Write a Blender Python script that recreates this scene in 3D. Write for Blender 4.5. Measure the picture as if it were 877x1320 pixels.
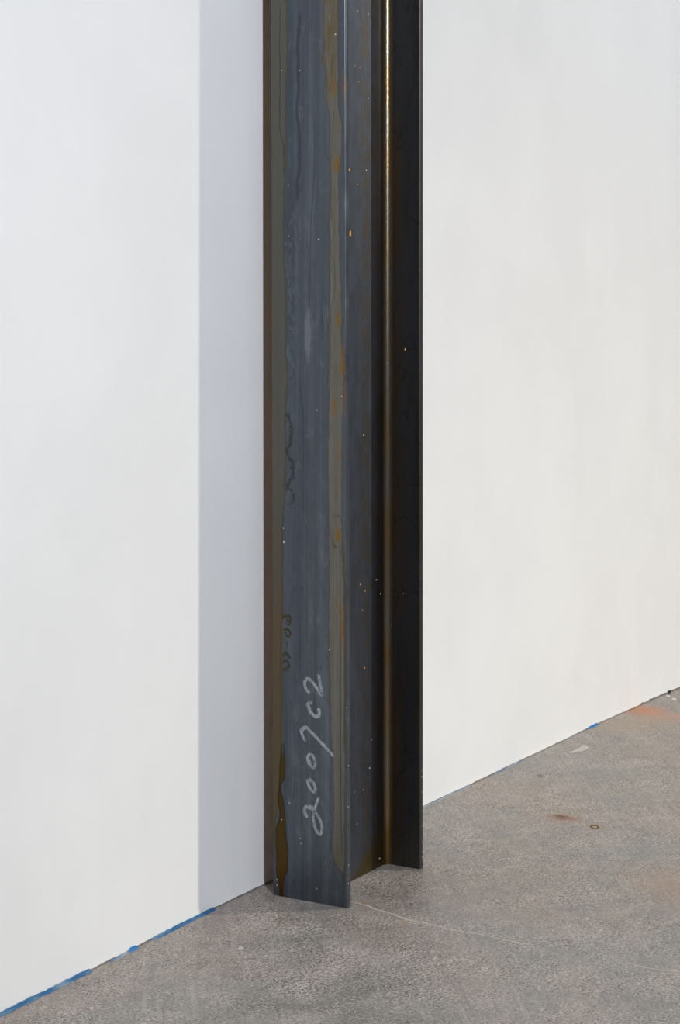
import bpy, bmesh, math, random
from mathutils import Vector, noise as mnoise

random.seed(7)
scene = bpy.context.scene
for o in list(bpy.data.objects):
    bpy.data.objects.remove(o)
COL = scene.collection

# ------------------------------------------------------------------ camera
CAM_X, CAM_Y, CAM_H, YAW, FPX, HORIZON = -4.0274, -2.3344, 1.40, 0.5305, 2459.0, 396.0
IMG_W, IMG_H = 877, 1320
cam_data = bpy.data.cameras.new('camera')
cam_data.sensor_fit = 'VERTICAL'
cam_data.sensor_height = 36.0
cam_data.lens = FPX * 36.0 / IMG_H
cam_data.shift_y = -(IMG_H / 2 - HORIZON) / IMG_H
cam_data.clip_start = 0.05
cam = bpy.data.objects.new('camera', cam_data)
cam.location = (CAM_X, CAM_Y, CAM_H)
cam.rotation_euler = (math.pi / 2, 0, YAW - math.pi / 2)
COL.objects.link(cam)
scene.camera = cam

# ------------------------------------------------------------------ world, lights, exposure
world = bpy.data.worlds.new('world')
scene.world = world
world.use_nodes = True
world.node_tree.nodes['Background'].inputs[0].default_value = (0.6, 0.65, 0.7, 1)
world.node_tree.nodes['Background'].inputs[1].default_value = 0.02
scene.view_settings.view_transform = 'Standard'
scene.view_settings.look = 'None'
scene.view_settings.gamma = 1.0
scene.view_settings.use_curve_mapping = False
scene.view_settings.exposure = 0.0


def spot_light(name, loc, target, power, cone, radius, colour):
    d = bpy.data.lights.new(name, 'SPOT')
    d.energy = power
    d.color = colour
    d.spot_size = math.radians(cone)
    d.spot_blend = 1.0
    d.shadow_soft_size = radius
    o = bpy.data.objects.new(name, d)
    o.location = loc
    o.rotation_euler = (Vector(target) - Vector(loc)).to_track_quat('-Z', 'Y').to_euler()
    COL.objects.link(o)
    return o


# gallery track spots: a warmer one from the right, a cooler one from the left; the third is an added fill for the far right wall
spot_light('spot_light', (4.50, -5.87, 4.03), (0.85, -2.47, -2.6), 1600, 104.0, 0.10, (1.0, 0.945, 0.82))
spot_light('spot_light', (-5.41, -5.72, 3.98), (0.88, -0.57, 4.0), 2300, 102.0, 0.12, (0.86, 0.91, 1.0))
spot_light('spot_light', (2.85, -3.0, 4.2), (3.50, 0.1, 4.2), 230, 120.0, 0.10, (0.90, 0.95, 1.0))  # added fill with no known source, keeps the right wall bright and neutral

# ------------------------------------------------------------------ dimensions (metres)
W = 0.205          # flange width, along Y
D = 0.377          # beam depth, along X
T = 0.0169         # flange thickness
TW = 0.010         # web thickness
RF = 0.020         # root fillet
H_BEAM = 3.5
WALL_Y = 0.168
ROOM = (-7.5, 6.5, -7.0, 4.3)      # x0, x1, y0, z1

FW = Vector((math.cos(YAW), math.sin(YAW), 0))
RT = Vector((math.sin(YAW), -math.cos(YAW), 0))


def on_plane(x, y, axis, value):
    """point on an axis-aligned surface of the real scene that was measured at this place of the photo"""
    d = FW + RT * ((x - 438.5) / FPX) + Vector((0, 0, (HORIZON - y) / FPX))
    c = Vector((CAM_X, CAM_Y, CAM_H))
    return c + d * ((value - c[axis]) / d[axis])


# ------------------------------------------------------------------ node helper
class Nodes:
    def __init__(self, name):
        self.mat = bpy.data.materials.new(name)
        self.mat.use_nodes = True
        self.t = self.mat.node_tree
        self.b = self.t.nodes['Principled BSDF']

    def new(self, kind):
        return self.t.nodes.new(kind)

    def put(self, sock, v):
        if isinstance(v, bpy.types.NodeSocket):
            self.t.links.new(v, sock)
        elif isinstance(v, (tuple, list)):
            v = tuple(v)
            sock.default_value = v if len(v) == len(sock.default_value) else v + (1,)
        else:
            sock.default_value = v

    def m(self, op, a, b=None, c=None, clamp=False):
        n = self.new('ShaderNodeMath')
        n.operation = op
        n.use_clamp = clamp
        for i, v in enumerate((a, b, c)):
            if v is not None:
                self.put(n.inputs[i], v)
        return n.outputs[0]

    def add(self, a, b): return self.m('ADD', a, b)
    def sub(self, a, b): return self.m('SUBTRACT', a, b)
    def mul(self, a, b): return self.m('MULTIPLY', a, b)
    def mx(self, a, b): return self.m('MAXIMUM', a, b)

    def obj(self):
        n = self.new('ShaderNodeTexCoord')
        return n.outputs['Object']

    def split(self, v):
        n = self.new('ShaderNodeSeparateXYZ')
        self.put(n.inputs[0], v)
        return n.outputs[0], n.outputs[1], n.outputs[2]

    def join(self, x, y, z):
        n = self.new('ShaderNodeCombineXYZ')
        for i, v in enumerate((x, y, z)):
            self.put(n.inputs[i], v)
        return n.outputs[0]

    def scale(self, v, s):
        n = self.new('ShaderNodeVectorMath')
        n.operation = 'MULTIPLY'
        self.put(n.inputs[0], v)
        n.inputs[1].default_value = s
        return n.outputs[0]

    def noise(self, v, s=1.0, detail=3, rough=0.5, dist=0.0):
        n = self.new('ShaderNodeTexNoise')
        self.put(n.inputs['Vector'], v)
        n.inputs['Scale'].default_value = s
        n.inputs['Detail'].default_value = detail
        n.inputs['Roughness'].default_value = rough
        n.inputs['Distortion'].default_value = dist
        return n.outputs[0]

    def step(self, x, e0, e1, o0=0.0, o1=1.0):
        n = self.new('ShaderNodeMapRange')
        n.interpolation_type = 'SMOOTHSTEP'
        self.put(n.inputs[0], x)
        flip = not isinstance(e0, bpy.types.NodeSocket) and not isinstance(e1, bpy.types.NodeSocket) and e0 > e1
        if flip:
            e0, e1, o0, o1 = e1, e0, o1, o0
        for i, v in zip((1, 2, 3, 4), (e0, e1, o0, o1)):
            self.put(n.inputs[i], v)
        return n.outputs[0]

    def mix(self, f, a, b, mode='MIX'):
        n = self.new('ShaderNodeMix')
        n.data_type = 'RGBA'
        n.blend_type = mode
        n.clamp_factor = True
        self.put(n.inputs[0], f)
        self.put(n.inputs[6], a)
        self.put(n.inputs[7], b)
        return n.outputs[2]

    def curve(self, v, pts):
        """pts: (position 0..1, value 0..1)"""
        n = self.new('ShaderNodeFloatCurve')
        n.inputs[0].default_value = 1.0
        self.put(n.inputs[1], v)
        c = n.mapping.curves[0]
        pts = sorted(pts)
        while len(c.points) < len(pts):
            c.points.new(0.5, 0.5)
        for p, (x, y) in zip(c.points, pts):
            p.location = (x, y)
            p.handle_type = 'AUTO_CLAMPED'
        n.mapping.update()
        return n.outputs[0]

    def ellipse(self, a, b, ca, cb, ra, rb, soft=0.5):
        """1 inside an ellipse on coordinates a, b, fading out to its rim"""
        da = self.m('DIVIDE', self.sub(a, ca), ra)
        db = self.m('DIVIDE', self.sub(b, cb), rb)
        r = self.m('SQRT', self.add(self.mul(da, da), self.mul(db, db)))
        return self.step(r, 1.0, max(0.0, 1.0 - soft))

    def bump(self, h, strength, dist):
        n = self.new('ShaderNodeBump')
        n.inputs['Strength'].default_value = strength
        n.inputs['Distance'].default_value = dist
        self.put(n.inputs['Height'], h)
        self.put(self.b.inputs['Normal'], n.outputs[0])

    def out(self, colour, rough=0.5, metallic=0.0, spec=0.5):
        self.put(self.b.inputs['Base Color'], colour)
        self.put(self.b.inputs['Roughness'], rough)
        self.put(self.b.inputs['Metallic'], metallic)
        self.put(self.b.inputs['Specular IOR Level'], spec)
        return self.mat


# ------------------------------------------------------------------ materials
def mat_white_wall():
    n = Nodes('white_wall_paint')
    v = n.obj()
    fine = n.noise(v, 170, 3, 0.6)
    broad = n.noise(v, 3.0, 3, 0.5)
    c = n.mix(n.step(broad, 0.3, 0.7), (0.80, 0.80, 0.80), (0.83, 0.83, 0.828))
    n.bump(n.add(fine, n.mul(broad, 0.6)), 0.18, 0.0015)
    return n.out(c, 0.75, 0, 0.25)


def mat_ceiling():
    n = Nodes('ceiling_paint')
    c = n.mix(n.noise(n.obj(), 2.0), (0.28, 0.28, 0.28), (0.32, 0.32, 0.32))
    return n.out(c, 0.8, 0, 0.2)


def mat_grey_wall():
    n = Nodes('grey_wall_paint')
    c = n.mix(n.noise(n.obj(), 2.0), (0.40, 0.40, 0.40), (0.44, 0.44, 0.44))
    return n.out(c, 0.8, 0, 0.2)


def mat_concrete():
    n = Nodes('polished_concrete')
    v = n.obj()
    x, y, z = n.split(v)
    lat = n.add(n.mul(x, RT.x), n.mul(y, RT.y))
    dep = n.add(n.mul(x, FW.x), n.mul(y, FW.y))
    big = n.noise(v, 1.7, 5, 0.6, 0.4)
    mid = n.noise(n.scale(v, (6, 9, 1)), 1.0, 5, 0.62, 0.3)
    c = n.mix(n.step(big, 0.40, 0.60), FLOOR_A, FLOOR_B)
    c = n.mix(n.mul(n.step(mid, 0.46, 0.68), 0.75), c, FLOOR_C)
    c = n.mix(n.mul(n.step(mid, 0.50, 0.30), 0.65), c, FLOOR_D)
    # sand and stone grain
    g1 = n.noise(v, 210, 4, 0.7)
    g2 = n.noise(v, 105, 3, 0.6)
    g3 = n.noise(n.scale(v, (1, 1, 1)), 24, 4, 0.65)
    amp = n.step(n.noise(n.scale(v, (7, 5, 1)), 1.0, 3, 0.6), 0.38, 0.62, 0.55, 1.15)
    grain = n.mul(amp, n.add(n.mul(n.sub(g1, 0.5), 3.4), n.add(n.mul(n.sub(g2, 0.5), 1.7), n.mul(n.sub(g3, 0.5), 0.8))))
    c = n.mix(1.0, c, n.join(n.add(1.0, grain), n.add(1.0, grain), n.add(1.0, grain)), 'MULTIPLY')
    vor = n.new('ShaderNodeTexVoronoi')
    n.put(vor.inputs['Vector'], v)
    vor.inputs['Scale'].default_value = 130
    speck = n.mul(n.step(vor.outputs['Distance'], 0.34, 0.18), n.step(n.noise(v, 45, 2), 0.52, 0.60))
    c = n.mix(n.mul(speck, 0.7), c, (0.10, 0.095, 0.09))
    vor2 = n.new('ShaderNodeTexVoronoi')
    n.put(vor2.inputs['Vector'], n.scale(v, (1, 1, 1)))
    vor2.inputs['Scale'].default_value = 85
    lsp = n.mul(n.step(vor2.outputs['Distance'], 0.32, 0.18), n.step(n.noise(v, 31, 2), 0.50, 0.58))
    c = n.mix(n.mul(lsp, 0.7), c, (0.58, 0.54, 0.50))
    # trowel and scuff lines
    sc = n.noise(n.scale(n.join(n.add(n.mul(x, 0.8), n.mul(y, 0.6)), n.sub(n.mul(y, 0.8), n.mul(x, 0.6)), 0), (3, 60, 1)), 1.0, 3, 0.6)
    c = n.mix(n.mul(n.step(sc, 0.58, 0.70), 0.35), c, (0.46, 0.44, 0.42))
    c = n.mix(n.mul(n.step(sc, 0.42, 0.30), 0.35), c, (0.17, 0.16, 0.155))
    # rust and tint stains that lie on the slab, then a dark patch at the girder's foot
    wob = n.sub(n.noise(v, 22, 4, 0.65), 0.5)
    wl, wd = n.add(lat, n.mul(wob, 0.06)), n.add(dep, n.mul(wob, 0.10))

    def stain(c, px, py, wpx, hpx, col, amt, soft=0.8):
        p = on_plane(px, py, 2, 0)
        zc = (p - Vector((CAM_X, CAM_Y, 0))).dot(FW)
        ra = wpx / FPX * zc / 2
        rb = hpx * zc * zc / (FPX * CAM_H) / 2
        e = n.ellipse(wl, wd, p.dot(RT), p.dot(FW), ra, rb, soft)
        return n.mix(n.mul(e, amt), c, col)
    c = stain(c, 726, 1054, 70, 20, (0.34, 0.17, 0.09), 0.55, 1.0)
    c = stain(c, 722, 1053, 34, 8, (0.13, 0.040, 0.018), 1.0, 0.9)
    c = stain(c, 735, 1056, 34, 6, (0.26, 0.10, 0.03), 0.8, 1.0)
    c = stain(c, 766, 1065, 50, 14, (0.36, 0.23, 0.14), 0.5, 1.0)
    c = stain(c, 832, 916, 80, 22, (0.52, 0.20, 0.09), 1.0, 1.0)
    c = stain(c, 860, 925, 120, 22, (0.50, 0.27, 0.17), 0.55, 1.0)
    c = stain(c, 800, 935, 200, 30, (0.40, 0.30, 0.22), 0.5, 1.0)
    c = stain(c, 860, 1140, 130, 80, (0.36, 0.25, 0.18), 0.5, 1.0)
    c = stain(c, 697, 1000, 14, 7, (0.13, 0.13, 0.14), 0.85, 0.7)
    c = stain(c, 660, 1041, 9, 5, (0.13, 0.13, 0.14), 0.7, 0.7)
    c = stain(c, 473, 1164, 16, 8, (0.42, 0.22, 0.10), 0.7, 1.0)
    c = stain(c, 520, 1190, 20, 9, (0.38, 0.25, 0.13), 0.6, 1.0)
    c = stain(c, 349, 1156, 40, 12, (0.10, 0.09, 0.085), 0.5, 1.0)  # soft dark patch at the wall-side corner of the near flange
    n.bump(n.add(n.add(g1, g2), n.mul(g3, 1.5)), 0.25, 0.002)
    rough = n.step(mid, 0.3, 0.7, 0.42, 0.62)
    return n.out(c, rough, 0, 0.55)


FLOOR_A, FLOOR_B = (0.296, 0.278, 0.252), (0.325, 0.275, 0.238)
FLOOR_C, FLOOR_D = (0.41, 0.365, 0.332), (0.205, 0.196, 0.186)


def flange_uv(x, y):
    p = on_plane(x, y, 0, -D / 2)
    return (W / 2 - p.y) / W, p.z


ZMAX = 2.2
S_BLUE, S_BLUE2, S_LIGHT = (0.105, 0.121, 0.144), (0.081, 0.094, 0.113), (0.138, 0.158, 0.178)
S_OLIVE, S_DARK = (0.132, 0.125, 0.104), (0.042, 0.044, 0.047)
S_RUST, S_AMBER, S_BROWN = (0.23, 0.108, 0.011), (0.115, 0.068, 0.011), (0.170, 0.125, 0.062)


def mat_front_flange():
    n = Nodes('mill_scale_steel_front')
    o = n.obj()
    x, y, z = n.split(o)
    u = n.m('DIVIDE', n.sub(W / 2, y), W)
    vn = n.m('DIVIDE', z, ZMAX, clamp=True)
    uv = n.join(u, z, x)
    w1 = n.sub(n.noise(n.scale(uv, (6, 26, 1)), 1.0, 4, 0.6), 0.5)
    w2 = n.sub(n.noise(n.scale(uv, (14, 90, 1)), 1.0, 3, 0.6), 0.5)
    uw = n.add(u, n.add(n.mul(w1, 0.045), n.mul(w2, 0.030)))

    def edge(pts):
        q = [flange_uv(px, py) for px, py in pts]
        return n.curve(vn, [(min(1, max(0, b / ZMAX)), min(1, max(0, a))) for a, b in q])
    # mill scale with rolling streaks
    st = n.noise(n.scale(uv, (38, 1.1, 1)), 1.0, 4, 0.6)
    st2 = n.noise(n.scale(uv, (9, 0.8, 1)), 1.0, 3, 0.5)
    st3 = n.noise(n.scale(uv, (120, 2.5, 1)), 1.0, 3, 0.6)
    cloud = n.noise(n.scale(uv, (5, 9, 1)), 1.0, 5, 0.65, 0.6)
    c = n.mix(n.step(st2, 0.38, 0.62), S_BLUE, S_BLUE2)
    c = n.mix(n.mul(n.step(st, 0.5, 0.75), 0.5), c, S_LIGHT)
    c = n.mix(n.mul(n.step(st3, 0.48, 0.30), 0.4), c, (0.068, 0.078, 0.095))
    c = n.mix(n.mul(n.step(cloud, 0.52, 0.66), 0.6), c, S_LIGHT)
    c = n.mix(n.mul(n.step(cloud, 0.47, 0.33), 0.6), c, (0.070, 0.078, 0.093))
    # tide lines of dried water
    tide = n.noise(n.scale(uv, (7, 2.6, 1)), 1.0, 3, 0.5, 0.8)
    tl = n.step(n.m('ABSOLUTE', n.sub(tide, 0.47)), 0.012, 0.003)
    c = n.mix(n.mul(tl, n.mul(n.step(cloud, 0.40, 0.55), 0.45)), c, S_DARK)

    def line(c, pts, width, amt, col=S_DARK, y0=None, y1=None, coord=None):
        e = edge(pts)
        k = n.step(n.m('ABSOLUTE', n.sub(coord or uw, e)), width, width * 0.3)
        if y0 is not None:
            k = n.mul(k, n.mul(n.step(z, flange_uv(400, y1)[1], flange_uv(400, y1 - 8)[1]), n.step(z, flange_uv(400, y0)[1], flange_uv(400, y0 + 8)[1])))
        return n.mix(n.mul(k, amt), c, col)

    def span(y0, y1, fade=12):
        return n.mul(n.step(z, flange_uv(400, y1)[1], flange_uv(400, y1 - fade)[1]), n.step(z, flange_uv(400, y0)[1], flange_uv(400, y0 + fade)[1]))
    # blotchy water marks beside the olive edge band, strongest half way up
    blot = n.noise(n.scale(uv, (16, 30, 1)), 1.0, 4, 0.6, 1.2)
    side = n.mul(n.step(u, 0.44, 0.20), n.mul(n.step(z, flange_uv(400, 560)[1], flange_uv(400, 420)[1]), n.step(z, flange_uv(400, 200)[1], flange_uv(400, 300)[1])))
    c = n.mix(n.mul(side, n.mul(n.step(blot, 0.52, 0.62), 0.7)), c, (0.070, 0.078, 0.094))
    c = n.mix(n.mul(side, n.mul(n.step(blot, 0.46, 0.36), 0.6)), c, (0.150, 0.165, 0.185))
    # ripple marks down the middle and the pale streak beside them
    c = n.mix(n.mul(n.ellipse(uw, z, flange_uv(397, 0)[0], flange_uv(397, 430)[1], 0.055, 0.085, 0.5), 0.6), c, (0.19, 0.21, 0.235))
    c = line(c, [(384, 0), (386, 30), (384, 60), (385, 110), (383, 140), (386, 175), (386, 215), (383, 240), (385, 330), (388, 400)], 0.030, 0.8, (0.052, 0.058, 0.074), 12, 260)
    c = line(c, [(406, 150), (405, 225), (401, 290), (400, 330), (399, 420), (399, 480)], 0.012, 0.75, (0.06, 0.07, 0.085), 150, 400, u)
    c = line(c, [(385, 480), (388, 500), (389, 520), (391, 530), (391, 600), (390, 615), (391, 660)], 0.013, 0.75, (0.06, 0.066, 0.082), 485, 665)
    c = line(c, [(386, 800), (386.5, 860), (387, 900)], 0.008, 0.7, S_DARK, 800, 875, u)
    c = line(c, [(407, 790), (407, 860), (406, 900)], 0.007, 0.7, S_DARK, 790, 930, u)
    # left band: olive, tinted by rust lower down
    L = edge([(371, 0), (372, 60), (370, 130), (370, 200), (368, 250), (367, 300), (368, 340), (370, 370), (370, 450), (372, 480), (370, 520), (368.5, 640), (366, 665), (365, 780), (364, 850), (364, 900), (364, 960), (362, 1005), (361, 1030), (356, 1060), (354, 1100), (353, 1150)])
    lm = n.step(n.sub(L, uw), -0.006, 0.012)
    brownish = n.step(z, flange_uv(360, 560)[1], flange_uv(360, 900)[1])
    lc = n.mix(n.mul(brownish, 0.8), n.mix(n.step(st, 0.4, 0.7), S_OLIVE, (0.114, 0.111, 0.100)), (0.135, 0.096, 0.044))
    c = n.mix(lm, c, lc)
    lrim = n.step(n.m('ABSOLUTE', n.sub(uw, n.sub(L, 0.014))), 0.022, 0.004)
    c = n.mix(n.mul(lrim, 0.6), c, n.mix(brownish, (0.075, 0.070, 0.058), (0.105, 0.072, 0.025)))
    c = line(c, [(363, 0), (361, 30), (361, 90), (361, 160), (366, 195), (367, 240)], 0.011, 0.6, S_DARK, 2, 230)
    c = line(c, [(371, 535), (375, 550), (376, 565), (373, 575), (370, 580), (378, 600), (378, 615), (370, 625), (379, 640), (371, 650)], 0.035, 0.75, (0.048, 0.046, 0.036), 530, 655, n.add(uw, n.mul(w2, 0.10)))
    # amber drip at the foot
    DL = edge([(366, 955), (362, 975), (361, 1000), (360, 1015), (359, 1030), (361, 1048), (359, 1060), (356, 1072), (356, 1085), (357, 1100), (357, 1122), (359.5, 1145), (360, 1158)])
    DR = edge([(365, 955), (367, 970), (367.5, 995), (366, 1005), (362, 1015), (365, 1030), (368, 1060), (369, 1080), (371, 1098), (371, 1120), (366.5, 1132), (366, 1158)])
    uu = n.add(u, n.mul(w2, 0.012))
    dm = n.mul(n.mul(n.step(n.sub(uu, DL), -0.003, 0.010), n.step(n.sub(DR, uu), -0.003, 0.010)), n.step(z, flange_uv(362, 962)[1], flange_uv(362, 975)[1]))
    lowfade = n.step(z, flange_uv(362, 1155)[1], flange_uv(362, 1085)[1])
    c = n.mix(dm, c, n.mix(lowfade, (0.090, 0.040, 0.005), (0.085, 0.052, 0.010)))
    rim = n.mx(n.step(n.m('ABSOLUTE', n.sub(uu, DL)), 0.014, 0.003), n.step(n.m('ABSOLUTE', n.sub(uu, DR)), 0.014, 0.003))
    c = n.mix(n.mul(n.mul(rim, span(958, 1150)), 0.8), c, (0.035, 0.025, 0.014))
    # right band
    R1 = edge([(417, 0), (417, 45), (418, 60), (415, 76), (420, 92), (421, 130), (424.5, 150), (425.5, 200), (426, 240), (425, 300), (424.5, 480), (423.5, 560), (423, 640), (424, 660), (424, 820), (425, 870), (427, 950), (429.5, 1000), (430, 1040), (428.5, 1090), (431, 1108), (437, 1120), (444, 1126)])
    R2 = edge([(436, 0), (436, 60), (436, 110), (437, 140), (441, 165), (440.5, 190), (438, 215), (437, 240), (438, 300), (440, 380), (440.5, 440), (443, 500), (441.5, 560), (441, 640), (441, 700), (443.5, 760), (444.5, 900), (445, 1000), (445, 1090), (444, 1126)])
    rm = n.mul(n.step(n.sub(uw, R1), -0.006, 0.010), n.step(n.sub(R2, uw), -0.006, 0.010))
    rc = n.mix(n.step(st, 0.42, 0.66), (0.140, 0.136, 0.117), (0.156, 0.158, 0.153))
    rb = n.noise(n.scale(uv, (22, 14, 1)), 1.0, 4, 0.65, 0.8)
    rc = n.mix(n.mul(n.step(rb, 0.50, 0.62), 0.55), rc, (0.132, 0.112, 0.072))
    rc = n.mix(n.mul(span(-400, 150, 60), n.mul(n.step(rb, 0.36, 0.56), 0.85)), rc, (0.135, 0.102, 0.050))
    rc = n.mix(n.step(z, flange_uv(435, 780)[1], flange_uv(435, 960)[1], 0.0, 0.75), rc, (0.132, 0.120, 0.112)) if False else rc
    c = n.mix(rm, c, rc)
    for E in (R1, R2):
        k = n.step(n.m('ABSOLUTE', n.sub(uw, E)), 0.016, 0.003)
        c = n.mix(n.mul(k, 0.55), c, (0.085, 0.068, 0.035))
    c = line(c, [(430, 150), (428, 200), (427, 260), (430, 300), (427, 320), (432, 350), (431, 380), (427, 400), (427, 480)], 0.014, 0.5, (0.10, 0.085, 0.05), 140, 480)
    c = line(c, [(439, 840), (439.5, 960), (440, 1060), (441, 1100)], 0.010, 0.7, (0.055, 0.048, 0.036), 700, 1100, u)
    c = line(c, [(441, 660), (444.5, 760), (445, 860), (444, 960)], 0.014, 0.8, (0.10, 0.065, 0.02), 690, 960, u)
    # rust blooms
    def bloom(c, px, py, rx, ry, amt, col=S_RUST, soft=0.9):
        a, b = flange_uv(px, py)
        e = n.ellipse(uw, n.add(z, n.mul(w2, 0.05)), a, b, rx * 1.1 / 96.0, ry * 1.25 / 555.0, soft)
        k = n.step(n.add(st3, n.mul(w2, 0.8)), 0.30, 0.60, 0.30, 1.0)
        return n.mix(n.mul(n.mul(e, k), amt), c, col)
    for px, py, rx, ry, amt in [(430, 112, 7, 20, .5), (432, 112, 3, 9, .5), (443, 112, 2.6, 26, .65), (434, 212, 6.5, 15, .8), (436, 206, 3, 7, .5), (437, 412, 5, 14, .95),
                                (441, 468, 4, 30, .95), (443, 515, 3, 28, .6), (430, 525, 6, 18, .55), (432, 520, 2, 12, .5), (438, 582, 2.4, 22, .8),
                                (436, 689, 6, 12, .9), (436.5, 690, 3, 6, .7), (439, 787, 2.5, 10, .85), (442, 818, 3.4, 28, .65), (436, 800, 8, 50, .22), (357, 812, 5, 26, .3), (435, 640, 6, 40, .12)]:
        c = bloom(c, px, py, rx, ry, amt)
    c = bloom(c, 437, 1108, 6, 16, 0.45, (0.15, 0.12, 0.03))
    # teardrop outline round the largest bloom
    a, b = flange_uv(434.5, 685)
    da = n.m('DIVIDE', n.sub(n.add(uw, n.mul(w2, 0.06)), a), 0.072)
    db = n.m('DIVIDE', n.sub(z, b), 0.038)
    rr = n.m('SQRT', n.add(n.mul(da, da), n.mul(db, db)))
    c = n.mix(n.mul(n.step(n.m('ABSOLUTE', n.sub(rr, 1.0)), 0.14, 0.03), n.step(cloud, 0.40, 0.60, 0.05, 0.6)), c, (0.06, 0.05, 0.028))
    back = n.mul(n.step(x, -D / 2 + T - 0.003, -D / 2 + T - 0.0005), n.step(y, 0.0, 0.004))
    c = n.mix(back, c, (0.58, 0.40, 0.27))  # unseen wall-side inner face, made pale brown to bounce light onto the wall
    grit = n.noise(o, 420, 2, 0.6)
    n.bump(n.add(n.mul(grit, 0.5), n.mul(w2, 0.3)), 0.12, 0.0006)
    rough = n.add(n.step(cloud, 0.3, 0.7, 0.31, 0.40), n.mul(rm, 0.03))
    return n.out(c, rough, n.mul(n.sub(1.0, back), 0.85), 0.4)


def mat_web():
    n = Nodes('mill_scale_steel_web')
    o = n.obj()
    x, y, z = n.split(o)
    uv = n.join(x, z, y)
    cl = n.noise(n.scale(uv, (26, 11, 20)), 1.0, 5, 0.65, 0.6)
    st = n.noise(n.scale(uv, (120, 3, 40)), 1.0, 4, 0.6)
    c = n.mix(n.step(cl, 0.35, 0.65), WEB_A, WEB_B)
    c = n.mix(n.mul(n.step(st, 0.5, 0.75), 0.35), c, (0.12, 0.132, 0.155))
    # brown mottling in a vertical band and at the shadowed side
    mot = n.noise(n.scale(uv, (60, 26, 20)), 1.0, 5, 0.7, 0.9)
    band = n.mul(n.step(n.m('ABSOLUTE', n.sub(x, 0.068)), 0.03, 0.008), n.step(mot, 0.46, 0.56))
    c = n.mix(n.mul(band, 0.75), c, (0.098, 0.076, 0.046))
    band2 = n.mul(n.step(n.m('ABSOLUTE', n.sub(x, 0.105)), 0.018, 0.004), n.step(mot, 0.47, 0.55))
    c = n.mix(n.mul(band2, 0.75), c, (0.092, 0.070, 0.036))
    # rust along the root fillet and at the foot, dark olive on the flat web beside it
    ay = n.m('ABSOLUTE', n.sub(y, n.mul(n.mul(z, 0.0030), n.sub(0.5, n.m('DIVIDE', x, D)))))
    root = n.mx(n.step(x, 0.108, 0.140), n.step(ay, TW / 2 + 0.0006, TW / 2 + 0.006))
    arc = n.step(ay, TW / 2 + 0.0004, TW / 2 + 0.003)
    rn = n.noise(n.scale(uv, (30, 5, 10)), 1.0, 4, 0.6)
    c = n.mix(n.mul(root, n.step(rn, 0.25, 0.7, 0.55, 0.95)), c, n.mix(arc, (0.048, 0.042, 0.028), n.mix(n.step(rn, 0.4, 0.65), (0.160, 0.126, 0.072), (0.160, 0.098, 0.036))))
    foot = n.step(n.sub(z, n.mul(n.m('MAXIMUM', x, 0.0), 0.55)), 0.03, -0.01)
    c = n.mix(n.mul(foot, 0.8), c, (0.095, 0.062, 0.016))
    y0 = n.sub(y, n.mul(n.mul(z, 0.0030), n.sub(0.5, n.m('DIVIDE', x, D))))
    hid = n.step(y0, TW / 2 - 0.001, TW / 2)
    c = n.mix(hid, c, n.mix(rn, (0.56, 0.38, 0.26), (0.62, 0.43, 0.30)))  # unseen rear of the web, lightened to throw brown bounce light on the wall
    n.bump(n.add(n.noise(o, 260, 3, 0.65), n.mul(cl, 0.3)), 0.40, 0.0010)
    return n.out(c, n.step(n.mx(root, hid), 0, 1, 0.43, 0.25), n.mul(n.sub(1.0, hid), 0.85), 0.4)


WEB_A, WEB_B = (0.086, 0.101, 0.132), (0.070, 0.077, 0.096)


def mat_rear_flange():
    n = Nodes('mill_scale_steel_rear')
    o = n.obj()
    x, y, z = n.split(o)
    uv = n.join(y, z, x)
    cl = n.noise(n.scale(uv, (20, 3, 20)), 1.0, 5, 0.6, 0.4)
    st = n.noise(n.scale(uv, (160, 2, 60)), 1.0, 4, 0.6)
    c = n.mix(n.step(cl, 0.35, 0.65), (0.072, 0.070, 0.068), (0.058, 0.055, 0.051))
    c = n.mix(n.mul(n.step(st, 0.5, 0.75), 0.3), c, (0.092, 0.090, 0.088))
    rust = n.mul(n.step(n.m('ABSOLUTE', y), 0.062, 0.025), n.step(n.noise(n.scale(uv, (14, 4, 1)), 1.0, 4), 0.30, 0.65))
    c = n.mix(n.mul(rust, 0.7), c, (0.125, 0.058, 0.008))
    tide = n.noise(n.scale(uv, (9, 5, 1)), 1.0, 3, 0.5, 0.7)
    c = n.mix(n.mul(n.step(n.m('ABSOLUTE', n.sub(tide, 0.5)), 0.010, 0.003), 0.35), c, (0.030, 0.030, 0.032))
    n.bump(n.noise(o, 300, 3, 0.6), 0.15, 0.0006)
    return n.out(c, 0.38, 0.85, 0.4)


def mat_chalk():
    n = Nodes('chalk')
    o = n.obj()
    x, y, z = n.split(o)
    g = n.noise(o, 330, 3, 0.7)
    b = n.noise(n.scale(o, (1, 60, 40)), 1.0, 3, 0.6)
    c = n.mix(n.step(g, 0.35, 0.65), (0.23, 0.25, 0.27), (0.36, 0.385, 0.41))
    n.put(n.b.inputs['Alpha'], n.m('MULTIPLY', n.step(g, 0.30, 0.55, 0.75, 1.0), n.step(b, 0.32, 0.6, 0.6, 1.0), clamp=True))
    return n.out(c, 0.95, 0, 0.1)


def mat_stencil():
    n = Nodes('stencil_ink')
    g = n.noise(n.obj(), 260, 3, 0.7)
    n.put(n.b.inputs['Alpha'], n.step(g, 0.38, 0.55, 0.35, 0.9))
    return n.out(n.mix(g, (0.050, 0.040, 0.014), (0.085, 0.062, 0.022)), 0.6, 0.3, 0.4)


def mat_plain(name, a, b, scale, rough, metallic=0.0, spec=0.4):
    n = Nodes(name)
    g = n.noise(n.obj(), scale, 3, 0.6)
    return n.out(n.mix(n.step(g, 0.35, 0.65), a, b), rough, metallic, spec)


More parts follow.
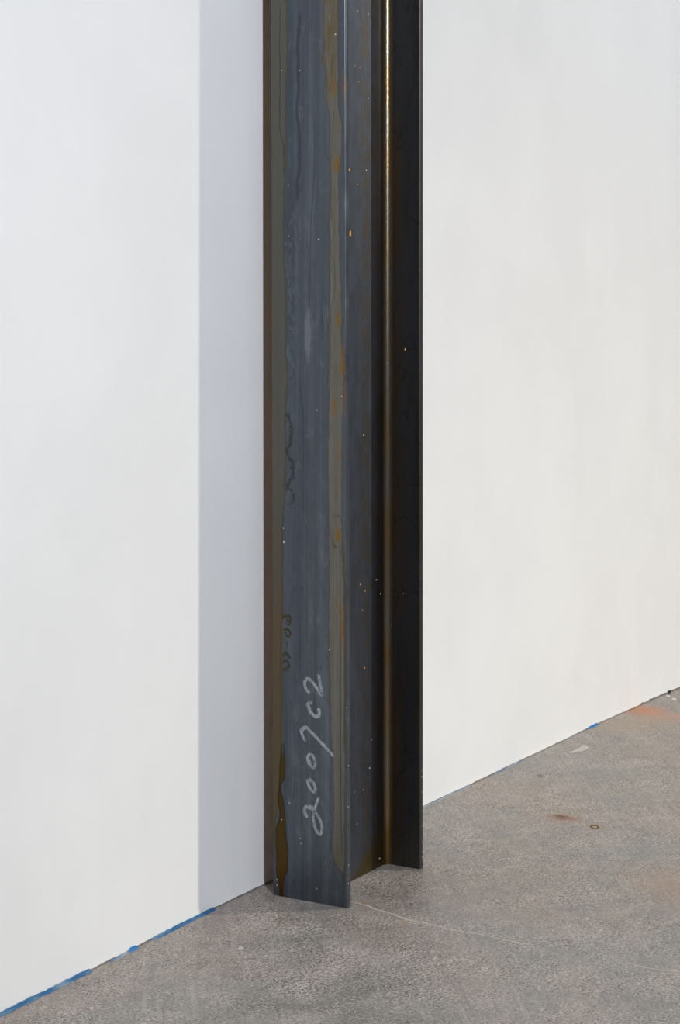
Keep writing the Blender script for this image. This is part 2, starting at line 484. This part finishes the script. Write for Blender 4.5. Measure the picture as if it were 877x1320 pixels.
def mat_tape(name, blue, pale, amount):
    n = Nodes(name)
    o = n.obj()
    x, y, z = n.split(o)
    g = n.noise(n.scale(o, (60, 200, 200)), 1.0, 4, 0.65)
    k = n.noise(n.scale(o, (9, 60, 60)), 1.0, 3, 0.6)
    c = n.mix(n.step(k, 0.5 - amount, 0.75 - amount), blue, pale)
    c = n.mix(n.mul(n.step(g, 0.55, 0.75), 0.35), c, (0.5, 0.55, 0.6))
    return n.out(c, 0.6, 0, 0.3)


M_WALL, M_CEIL, M_FLOOR = mat_white_wall(), mat_ceiling(), mat_concrete()
M_GREY = mat_grey_wall()
M_FRONT, M_WEB, M_REAR = mat_front_flange(), mat_web(), mat_rear_flange()
M_CHALK, M_STENCIL = mat_chalk(), mat_stencil()
M_FLECK = mat_plain('fresh_rust', (0.75, 0.26, 0.03), (0.85, 0.40, 0.08), 500, 0.7)
M_SPECK = mat_plain('pale_grit', (0.55, 0.55, 0.52), (0.75, 0.74, 0.70), 500, 0.8)
M_BLUE = mat_tape('blue_masking_tape', (0.035, 0.150, 0.32), (0.26, 0.36, 0.45), 0.08)
M_BLUE_PALE = mat_tape('painted_over_tape', (0.08, 0.16, 0.28), (0.34, 0.38, 0.44), 0.14)
M_BRIGHT = mat_tape('bright_blue_tape', (0.02, 0.19, 0.52), (0.05, 0.25, 0.55), 0.0)
M_JOINT = mat_plain('joint_filler', (0.60, 0.53, 0.45), (0.46, 0.41, 0.35), 60, 0.8)
M_PATCH = mat_plain('paint_splash', (0.50, 0.47, 0.44), (0.58, 0.55, 0.52), 90, 0.7)
M_WHITE = mat_plain('white_paint_flake', (0.75, 0.74, 0.73), (0.82, 0.81, 0.80), 200, 0.7)
M_BLACK = mat_plain('black_debris', (0.012, 0.012, 0.012), (0.03, 0.03, 0.03), 200, 0.6)
M_RING = mat_plain('rust_ring', (0.13, 0.07, 0.03), (0.20, 0.12, 0.06), 120, 0.8)


# ------------------------------------------------------------------ object helpers
def link(name, bm, mat, parent=None, smooth=None):
    bmesh.ops.recalc_face_normals(bm, faces=bm.faces)
    me = bpy.data.meshes.new(name)
    bm.to_mesh(me)
    bm.free()
    me.materials.append(mat)
    o = bpy.data.objects.new(name, me)
    COL.objects.link(o)
    if parent:
        o.parent = parent
    if smooth is not None:
        for p in me.polygons:
            p.use_smooth = True
        me.set_sharp_from_angle(angle=smooth)
    return o


def structure(o):
    o['kind'] = 'structure'
    return o


def tag(o, label, cat, group=None):
    o['label'] = label
    o['category'] = cat
    if group:
        o['group'] = group
    return o


def extrude_profile(pts, z0, z1, levels=1, end_round=0.0):
    """closed XY outline swept up in Z"""
    bm = bmesh.new()
    zs = [z0 + (z1 - z0) * i / levels for i in range(levels + 1)]
    rings = [[bm.verts.new((p[0], p[1], zz)) for p in pts] for zz in zs]
    k = len(pts)
    for a, b in zip(rings, rings[1:]):
        for i in range(k):
            bm.faces.new((a[i], a[(i + 1) % k], b[(i + 1) % k], b[i]))
    bm.faces.new(rings[0][::-1])
    bm.faces.new(rings[-1])
    return bm


def box(x0, x1, y0, y1, z0, z1):
    bm = bmesh.new()
    bmesh.ops.create_cube(bm, size=1)
    for v in bm.verts:
        v.co = Vector(((x0 + x1) / 2 + v.co.x * (x1 - x0), (y0 + y1) / 2 + v.co.y * (y1 - y0), (z0 + z1) / 2 + v.co.z * (z1 - z0)))
    return bm


# ------------------------------------------------------------------ room shell
RX0, RX1, RY0, RZ1 = ROOM
BOW = [(RX0, .150), (-2.0, .152), (-1.1, .159), (-.8, .161), (-.4, .168), (-.15, .166), (.7, .171), (1.2, .166), (1.9, .163), (2.4, .150), (2.65, .140), (3.2, .135), (RX1, .135)]


def wall_y(x):
    for (a, ya), (b, yb) in zip(BOW, BOW[1:]):
        if x <= b:
            t = (x - a) / (b - a)
            t = t * t * (3 - 2 * t)
            return ya + (yb - ya) * t
    return BOW[-1][1]


def build_wall_back():
    bm = bmesh.new()
    xs = [RX0]
    while xs[-1] < RX1:
        xx = xs[-1]
        xs.append(min(RX1, xx + (0.012 if -1.4 < xx < 3.0 else 0.25)))
    cols = []
    for xx in xs:
        yy = wall_y(xx)
        r = mnoise.noise(Vector((xx * 23, 1.3, 0))) * 0.5 + mnoise.noise(Vector((xx * 71, 4.1, 0))) * 0.5
        zb = max(0.0003, 0.0008 + 0.0016 * r)
        if xx > 2.3:
            zb += 0.006 * max(0, mnoise.noise(Vector((xx * 40, 8, 0))) + .3)
        lip = 0.0030 + 0.0022 * mnoise.noise(Vector((xx * 31, 7.7, 0)))
        col = [(xx, yy + .10, zb), (xx, yy - lip + .004, zb), (xx, yy - lip, zb + .002), (xx, yy - lip * .7, zb + .006), (xx, yy, zb + .016), (xx, yy, 1.2), (xx, yy, RZ1 + .1), (xx, yy + .10, RZ1 + .1)]
        cols.append([bm.verts.new(p) for p in col])
    for a, b in zip(cols, cols[1:]):
        for i in range(len(a)):
            j = (i + 1) % len(a)
            bm.faces.new((a[i], a[j], b[j], b[i]))
    bm.faces.new(cols[0])
    bm.faces.new(cols[-1][::-1])
    return structure(link('wall_back', bm, M_WALL, smooth=0.6))


floor = structure(link('floor', box(RX0 - .1, RX1 + .1, RY0 - .1, WALL_Y + .13, -0.12, 0.0), M_FLOOR))
wall_back = build_wall_back()
structure(link('wall_left', box(RX0 - .12, RX0, RY0, WALL_Y - .03, 0, RZ1), M_WALL))
structure(link('wall_right', box(RX1, RX1 + .12, RY0, WALL_Y - .04, 0, RZ1), M_GREY))
structure(link('wall_front', box(RX0, RX1, RY0 - .12, RY0, 0, RZ1), M_GREY))
structure(link('ceiling', box(RX0, RX1, RY0, WALL_Y - .04, RZ1, RZ1 + .12), M_CEIL))


# ------------------------------------------------------------------ steel beam
beam = bpy.data.objects.new('steel_girder', None)
beam.empty_display_size = 0.2
COL.objects.link(beam)
tag(beam, 'tall dark steel wide-flange girder with chalk numbers, standing upright against the white wall', 'girder')


def twist(y, x, z):
    """the bar is very slightly wound: the near flange drifts towards the wall with height"""
    return y + 0.0030 * z * (D / 2 - x) / D


def wind(bm):
    for v in bm.verts:
        v.co.y = twist(v.co.y, v.co.x, v.co.z)
    return bm


def flange_outline(x0, x1, r=0.0032):
    pts = []
    for cx_, cy_, a0 in ((x1 - r, W / 2 - r, 0), (x0 + r, W / 2 - r, 90), (x0 + r, -W / 2 + r, 180), (x1 - r, -W / 2 + r, 270)):
        for k in range(6):
            a = math.radians(a0 + 18 * k)
            pts.append((cx_ + r * math.cos(a), cy_ + r * math.sin(a)))
    return pts


def web_outline():
    xa, xb = -D / 2 + T, D / 2 - T
    h = TW / 2
    pts = []
    N = 14
    # lower side (y<0) from front flange to rear flange, then back along y>0
    for k in range(N + 1):
        a = math.radians(180 - 90 * k / N)
        pts.append((xa + RF + RF * math.cos(a), -h - RF + RF * math.sin(a)))
    for k in range(N + 1):
        a = math.radians(90 - 90 * k / N)
        pts.append((xb - RF + RF * math.cos(a), -h - RF + RF * math.sin(a)))
    for k in range(N + 1):
        a = math.radians(-90 * k / N)
        pts.append((xb - RF + RF * math.cos(a), h + RF + RF * math.sin(a)))
    for k in range(N + 1):
        a = math.radians(-90 - 90 * k / N)
        pts.append((xa + RF + RF * math.cos(a), h + RF + RF * math.sin(a)))
    return pts


front = link('flange', wind(extrude_profile(flange_outline(-D / 2, -D / 2 + T), 0, H_BEAM, 8)), M_FRONT, beam, 0.7)
rear = link('flange', wind(extrude_profile(flange_outline(D / 2 - T, D / 2), 0, H_BEAM, 8)), M_REAR, beam, 0.7)
web = link('web', wind(extrude_profile(web_outline(), 0, H_BEAM, 8)), M_WEB, beam, 0.7)
web['label'] = 'recessed web of the girder with orange rust flecks'


def smooth_path(pts, sub=6):
    if len(pts) < 3:
        return pts
    out = []
    P = [pts[0]] + pts + [pts[-1]]
    for i in range(1, len(P) - 2):
        p0, p1, p2, p3 = P[i - 1], P[i], P[i + 1], P[i + 2]
        for k in range(sub):
            t = k / sub
            out.append(tuple(0.5 * (2 * b + (c - a) * t + (2 * a - 5 * b + 4 * c - d) * t * t + (-a + 3 * b - 3 * c + d) * t ** 3) for a, b, c, d in zip(p0, p1, p2, p3)))
    out.append(pts[-1])
    return out


def stroke_mesh(strokes, width, thick, seed, to_point):
    """flat marks with a little thickness on the front face of the near flange"""
    bm = bmesh.new()
    rnd = random.Random(seed)
    for si, (path, wk) in enumerate(strokes):
        q = smooth_path([to_point(*p) for p in path])
        off = -D / 2 - thick - si * 0.00006
        rows = []
        for i, (yy, zz) in enumerate(q):
            a, b = q[max(0, i - 1)], q[min(len(q) - 1, i + 1)]
            t = Vector((b[0] - a[0], b[1] - a[1]))
            t = t.normalized() if t.length > 1e-9 else Vector((0, 1))
            nn = Vector((-t.y, t.x))
            e = min(1.0, 0.55 + 0.45 * min(i, len(q) - 1 - i) / 2)
            hw = width * wk * e * (0.5 + 0.07 * rnd.uniform(-1, 1))
            p, m = (yy + nn.x * hw, zz + nn.y * hw), (yy - nn.x * hw, zz - nn.y * hw)
            rows.append([bm.verts.new((off, *p)), bm.verts.new((off, *m)), bm.verts.new((-D / 2 + .0002, *m)), bm.verts.new((-D / 2 + .0002, *p))])
        for a, b in zip(rows, rows[1:]):
            for i in range(4):
                j = (i + 1) % 4
                bm.faces.new((a[i], a[j], b[j], b[i]))
        bm.faces.new(rows[0])
        bm.faces.new(rows[-1][::-1])
    return bm


def from_zoom(ox, oy, s):
    def f(zx, zy):
        p = on_plane(ox + zx / s, oy + zy / s, 0, -D / 2)
        return (p.y, p.z)
    return f


CH = from_zoom(330, 840, 5.279)
DIGITS = [
    [([(352, 1130), (338, 1105), (330, 1080), (345, 1056), (372, 1064), (398, 1082)], 1.0), ([(398, 1082), (430, 1130), (450, 1180), (448, 1225), (434, 1243), (415, 1222), (397, 1170), (391, 1120), (404, 1060), (428, 992)], .85), ([(345, 1058), (375, 1052), (405, 1072)], .7)],
    [([(357, 868), (354, 888), (366, 925), (388, 952), (404, 944), (400, 908), (382, 882), (358, 868)], .85)],
    [([(372, 696), (354, 714), (356, 745), (373, 774), (390, 787), (403, 775), (402, 742), (388, 710), (372, 696)], .9), ([(360, 735), (366, 752), (378, 768)], .8)],
    [([(341, 612), (322, 580), (309, 542), (318, 522), (340, 514), (365, 535), (420, 592), (480, 657), (530, 714)], .85), ([(312, 545), (325, 524), (342, 517)], .9)],
    [([(384, 345), (354, 356), (362, 385), (380, 420), (405, 441), (427, 438), (433, 412), (424, 385)], .95)],
    [([(366, 280), (341, 252), (332, 212), (345, 187), (365, 188), (390, 214), (420, 256), (449, 299), (446, 250), (434, 200), (426, 155)], .9)],
]
for k, d in enumerate(DIGITS):
    o = link('chalk_digit', stroke_mesh(d, 0.0086, 0.0004, 20 + k, CH), M_CHALK, beam)
    o['label'] = 'white chalk handwritten digit ' + '200702'[k]

ST = from_zoom(345, 770, 7.973)
MARKS = [
    [([(162, 215), (172, 192), (200, 194), (228, 190), (236, 222), (220, 238), (196, 238)], 1), ([(232, 235), (232, 265), (212, 288)], .9)],
    [([(162, 332), (196, 328), (222, 342), (236, 372), (214, 402), (196, 390), (178, 352)], 1)],
    [([(196, 450), (206, 520)], .7)],
    [([(162, 606), (186, 566), (206, 590), (226, 612), (232, 630)], .9)],
    [([(158, 742), (196, 738), (222, 704), (216, 676), (186, 652), (160, 668)], 1)],
]
for k, d in enumerate(MARKS):
    o = link('stencil_mark', stroke_mesh(d, 0.0066, 0.0002, 60 + k, ST), M_STENCIL, beam)
    o['label'] = 'faint brown mill stencil mark'


# small raised flecks of fresh rust and grit; meshes shared
def fleck_mesh(name, mat):
    bm = bmesh.new()
    bmesh.ops.create_icosphere(bm, subdivisions=1, radius=1)
    for v in bm.verts:
        v.co *= random.uniform(.85, 1.12)
    me = bpy.data.meshes.new(name)
    bm.to_mesh(me)
    bm.free()
    me.materials.append(mat)
    return me


FLECK, SPECK = fleck_mesh('rust_fleck', M_FLECK), fleck_mesh('grit_speck', M_SPECK)
SURF = {'front': (0, -D / 2), 'web': (1, -TW / 2), 'rear': (0, D / 2 - T), 'edge': (1, -W / 2)}


def fleck(name, me, surf, px, py, wpx, hpx, tilt=0.0):
    axis, val = SURF[surf]
    p = on_plane(px, py, axis, val)
    o = bpy.data.objects.new(name, me)
    k = 478.0 if axis == 0 else 270.0
    w, h = wpx / k / 2 * .8, hpx / 563.0 / 2 * .85
    if axis == 1:
        p.y = twist(p.y, p.x, p.z)
    o.location = p
    if axis == 0:
        o.scale = (0.0005, w, h)
        o.rotation_euler = (tilt, 0, 0)
    else:
        o.scale = (w, 0.0005, h)
        o.rotation_euler = (0, tilt, 0)
    o.parent = beam
    COL.objects.link(o)


for a in [('web', 453, 301, 4.2, 14, .18), ('web', 452, 219, 3, 5.5), ('web', 461.7, 238, 2.2, 3), ('web', 462.6, 14.5, 2.4, 3.4), ('web', 459, 84.5, 2, 3), ('web', 465.2, 87, 2, 3),
          ('web', 447.8, 102, 1.8, 4), ('web', 465, 753.5, 2.4, 4.5), ('web', 470.8, 761.6, 2.4, 3.6), ('web', 467.5, 786.5, 2, 3), ('web', 470.2, 861, 2, 4.5), ('rear', 522.6, 450, 3, 7, .1)]:
    fleck('rust_fleck', FLECK, *a)
for a in [('web', 475.6, 18, 2, 2.6), ('web', 475.6, 127, 2, 2), ('web', 473, 219.5, 1.6, 3), ('web', 463.5, 105, 1.4, 2), ('web', 469.5, 561, 2, 3), ('web', 485.5, 747.5, 1.8, 2.2), ('web', 491, 765.5, 1.8, 2.2), ('web', 479.5, 953.5, 1.8, 2),
          ('web', 476.8, 990, 2.2, 2.4), ('web', 494.5, 901.8, 1.8, 2.4), ('web', 468.5, 1018, 1.8, 2.2), ('web', 457, 1021, 1.8, 2.2), ('web', 460.5, 1062, 1.6, 2), ('web', 489.5, 1106.5, 2, 2.4),
          ('front', 432.6, 44, 2.2, 3), ('front', 363, 91, 2, 2.4), ('front', 386.2, 91, 2.2, 2.6), ('front', 411, 308.5, 2.4, 2.2), ('front', 372.3, 304.5, 1.8, 1.8), ('front', 371.8, 239, 1.6, 2),
          ('front', 408.8, 528.6, 1.6, 2.6), ('front', 365.4, 680.5, 2.2, 2.6), ('front', 366, 698.5, 2.4, 4.4), ('front', 424.8, 837.5, 2.6, 1.6), ('front', 440.5, 511, 1.6, 2), ('front', 373.3, 1035, 2.2, 2.4),
          ('front', 363.3, 1056.7, 1.8, 2.2), ('front', 387.6, 1080.6, 1.6, 1.6), ('front', 388.2, 1087.5, 2, 1.6), ('front', 419.8, 1112.5, 2, 1.4), ('front', 357.3, 1134, 2.2, 2.4), ('front', 357.3, 1141, 2.2, 2.2), ('front', 408.6, 1145.5, 1.6, 2),
          ('rear', 520, 765, 1.4, 1.8)]:
    fleck('grit_speck', SPECK, *a)
for py in (993, 1001, 1021, 1046, 1064, 1085, 1098, 1105):
    fleck('grit_speck', SPECK, 'edge', 544.6 + random.uniform(-.6, .8), py, 1.4, 2.0)
for px, py in ((449.5, 1040), (450, 1115), (449.2, 1139), (449.8, 987), (447.6, 912)):
    fleck('grit_speck', SPECK, 'edge', px, py, 1.2, 2.2)


# ------------------------------------------------------------------ marks on the slab (parts of the floor)
def ribbon(pts, width, z1, seed):
    bm = bmesh.new()
    rnd = random.Random(seed)
    rows = []
    q = smooth_path(pts, 5)
    for i, p in enumerate(q):
        a, b = q[max(0, i - 1)], q[min(len(q) - 1, i + 1)]
        t = Vector((b[0] - a[0], b[1] - a[1])).normalized()
        nn = Vector((-t.y, t.x))
        e = 0.25 if i in (0, len(q) - 1) else 1.0
        hw = width * e * rnd.uniform(.25, .75)
        j = rnd.uniform(-.3, .3) * width
        L = [(p[0] + nn.x * (hw + j), p[1] + nn.y * (hw + j)), (p[0] - nn.x * (hw - j), p[1] - nn.y * (hw - j))]
        rows.append([bm.verts.new((*L[0], -.001)), bm.verts.new((*L[0], z1)), bm.verts.new((*L[1], z1)), bm.verts.new((*L[1], -.001))])
    for a, b in zip(rows, rows[1:]):
        for i in range(3):
            bm.faces.new((a[i], a[i + 1], b[i + 1], b[i]))
        bm.faces.new((a[3], a[0], b[0], b[3]))
    bm.faces.new(rows[0])
    bm.faces.new(rows[-1][::-1])
    return bm


def fl(px, py):
    p = on_plane(px, py, 2, 0)
    return (p.x, p.y)


for k, (line_px, w_) in enumerate([([(451, 1162), (468, 1166), (485, 1172), (505, 1178), (520, 1184), (536, 1188), (555, 1191.5), (575, 1197), (598, 1201.5), (620, 1205), (640, 1209), (662, 1214), (685, 1218.5)], 0.0048),
                                   ([(818, 1244.5), (835, 1248), (855, 1251), (877, 1253), (905, 1258)], 0.0035)]):
    o = link('joint_line', ribbon([fl(*p) for p in line_px], w_, 0.0006, 90 + k), M_JOINT, floor)
    o['label'] = 'pale filled hairline joint in the concrete'


def blob(pts, z1, z0=-0.0005):
    bm = bmesh.new()
    top = [bm.verts.new((x_, y_, z1)) for x_, y_ in pts]
    bot = [bm.verts.new((x_, y_, z0)) for x_, y_ in pts]
    bm.faces.new(top)
    bm.faces.new(bot[::-1])
    k = len(pts)
    for i in range(k):
        bm.faces.new((top[i], bot[i], bot[(i + 1) % k], top[(i + 1) % k]))
    return bm


o = link('paint_patch', blob([fl(*p) for p in [(734, 970.5), (739, 968), (744, 965.5), (748, 963.5), (752.5, 959.8), (755, 961), (759.5, 962), (759, 964.5), (755, 966.5), (750, 968.6), (744, 969), (739, 970.5)]], 0.0006), M_PATCH, floor)
o['label'] = 'pale paint splash on the concrete'
ring_c = Vector((*fl(767, 1066), 0))
bm = bmesh.new()
R = []
for i in range(20):
    a = 2 * math.pi * i / 20
    d1 = RT * math.cos(a) * 0.0125 + FW * math.sin(a) * 0.020
    k_in = 0.62 + 0.08 * math.sin(3 * a)
    R.append([bm.verts.new((*(ring_c + d1).xy, -.0004)), bm.verts.new((*(ring_c + d1).xy, .0007)), bm.verts.new((*(ring_c + d1 * k_in).xy, .0007)), bm.verts.new((*(ring_c + d1 * k_in).xy, -.0004))])
for i in range(20):
    a, b = R[i], R[(i + 1) % 20]
    for j in range(4):
        bm.faces.new((a[j], a[(j + 1) % 4], b[(j + 1) % 4], b[j]))
o = link('rust_ring', bm, M_RING, floor)
o['label'] = 'small brown ring stain on the concrete'


# ------------------------------------------------------------------ scraps left along the foot of the wall
def tape(name, x0, x1, up, out_, mat, seed, label, step=0.006):
    """torn strip folded into the corner: part up the wall, part on the slab"""
    bm = bmesh.new()
    rows = []
    k = max(3, int((x1 - x0) / step))
    for i in range(k + 1):
        xx = x0 + (x1 - x0) * i / k
        yy = wall_y(xx) - 0.0058
        e = min(1, .35 + min(i, k - i) / 2.5)
        u_ = up * e * (1 + .35 * mnoise.noise(Vector((xx * 60, seed, 0))) + .25 * mnoise.noise(Vector((xx * 17, seed + 3, 0))))
        w_ = out_ * e * (1 + .5 * mnoise.noise(Vector((xx * 45, seed + 9, 0))) + .3 * mnoise.noise(Vector((xx * 14, seed + 5, 0))))
        th = 0.0006
        sec = [(yy, u_ + .001), (yy - th, u_ + .001), (yy - th - .0008, .0022), (yy - th - w_ * .5, .0009), (yy - th - w_, .0006), (yy - th - w_, .00005), (yy - .0004, .00005)]
        rows.append([bm.verts.new((xx, *s)) for s in sec])
    for a, b in zip(rows, rows[1:]):
        for i in range(len(a)):
            j = (i + 1) % len(a)
            bm.faces.new((a[i], a[j], b[j], b[i]))
    bm.faces.new(rows[0])
    bm.faces.new(rows[-1][::-1])
    o = link(name, bm, mat)
    return tag(o, label, 'tape scrap', 'tape scraps along the foot of the wall')


tape('tape_scrap', -1.25, -0.822, .0060, .0070, M_BLUE, 1, 'longest blue tape strip at the wall foot, running out of the frame at left')
tape('tape_scrap', -0.757, -0.690, .0030, .0060, M_BLUE_PALE, 2, 'greyish painted-over tape strip at the wall foot, left of the girder')
tape('tape_scrap', -0.690, -0.655, .0065, .0035, M_BRIGHT, 3, 'short bright blue tape tab sticking up at the wall foot, left of the girder', .004)
tape('tape_scrap', -0.603, -0.345, .0050, .0065, M_BLUE, 4, 'blue tape strip at the wall foot where the shadow of the girder ends')
tape('tape_scrap', 0.66, 0.985, .0016, .0032, M_BLUE_PALE, 5, 'thin greyish tape strip at the wall foot directly right of the girder')
tape('tape_scrap', 1.14, 1.345, .0024, .0030, M_BLUE_PALE, 6, 'thin faded tape strip at the wall foot, middle of the stretch right of the girder')
tape('tape_scrap', 1.848, 1.932, .0060, .0030, M_BRIGHT, 7, 'small bright blue tape scrap at the wall foot, near the pale paint splash', .005)


def chip(name, px, py, wpx, hpx, h, mat, label, cat, group=None, seed=0):
    rnd = random.Random(seed)
    c0 = on_plane(px, py, 2, 0)
    zc = (c0 - Vector((CAM_X, CAM_Y, 0))).dot(FW)
    a_, b_ = wpx / FPX * zc / 2, hpx * zc * zc / (FPX * CAM_H) / 2
    pts = []
    for i in range(9):
        t = 2 * math.pi * i / 9
        p = c0 + RT * math.cos(t) * a_ * rnd.uniform(.7, 1.15) + FW * math.sin(t) * b_ * rnd.uniform(.7, 1.15)
        pts.append((p.x, p.y))
    return tag(link(name, blob(pts, h, 0.0001), mat), label, cat, group)


chip('paint_flake', 862, 897.5, 6, 1.8, .0016, M_WHITE, 'white paint flake at the right edge of the photo, the one closer to the wall', 'paint flake', 'paint flakes on the floor', 1)
chip('paint_flake', 869, 901.2, 6, 1.6, .0016, M_WHITE, 'white paint flake at the right edge of the photo, the one farther from the wall', 'paint flake', 'paint flakes on the floor', 2)
chip('paint_flake', 311, 1222.5, 9, 4.5, .0010, M_PATCH, 'pale flake lying alone on the concrete, left of the foot of the girder', 'paint flake', 'paint flakes on the floor', 3)
bm = bmesh.new()
bmesh.ops.create_icosphere(bm, subdivisions=2, radius=1)
cc = on_plane(855.5, 892.5, 2, 0)
cy_ = wall_y(cc.x) - 0.0075
for v in bm.verts:
    k = 1 + .25 * mnoise.noise(v.co * 2)
    v.co = Vector((cc.x + v.co.x * .009 * k, cy_ + v.co.y * .0045 * k, .0055 + v.co.z * .0052 * k))
tag(link('debris_crumb', bm, M_BLACK, smooth=1.0), 'tiny black crumb at the foot of the wall, far right of the photo', 'debris')
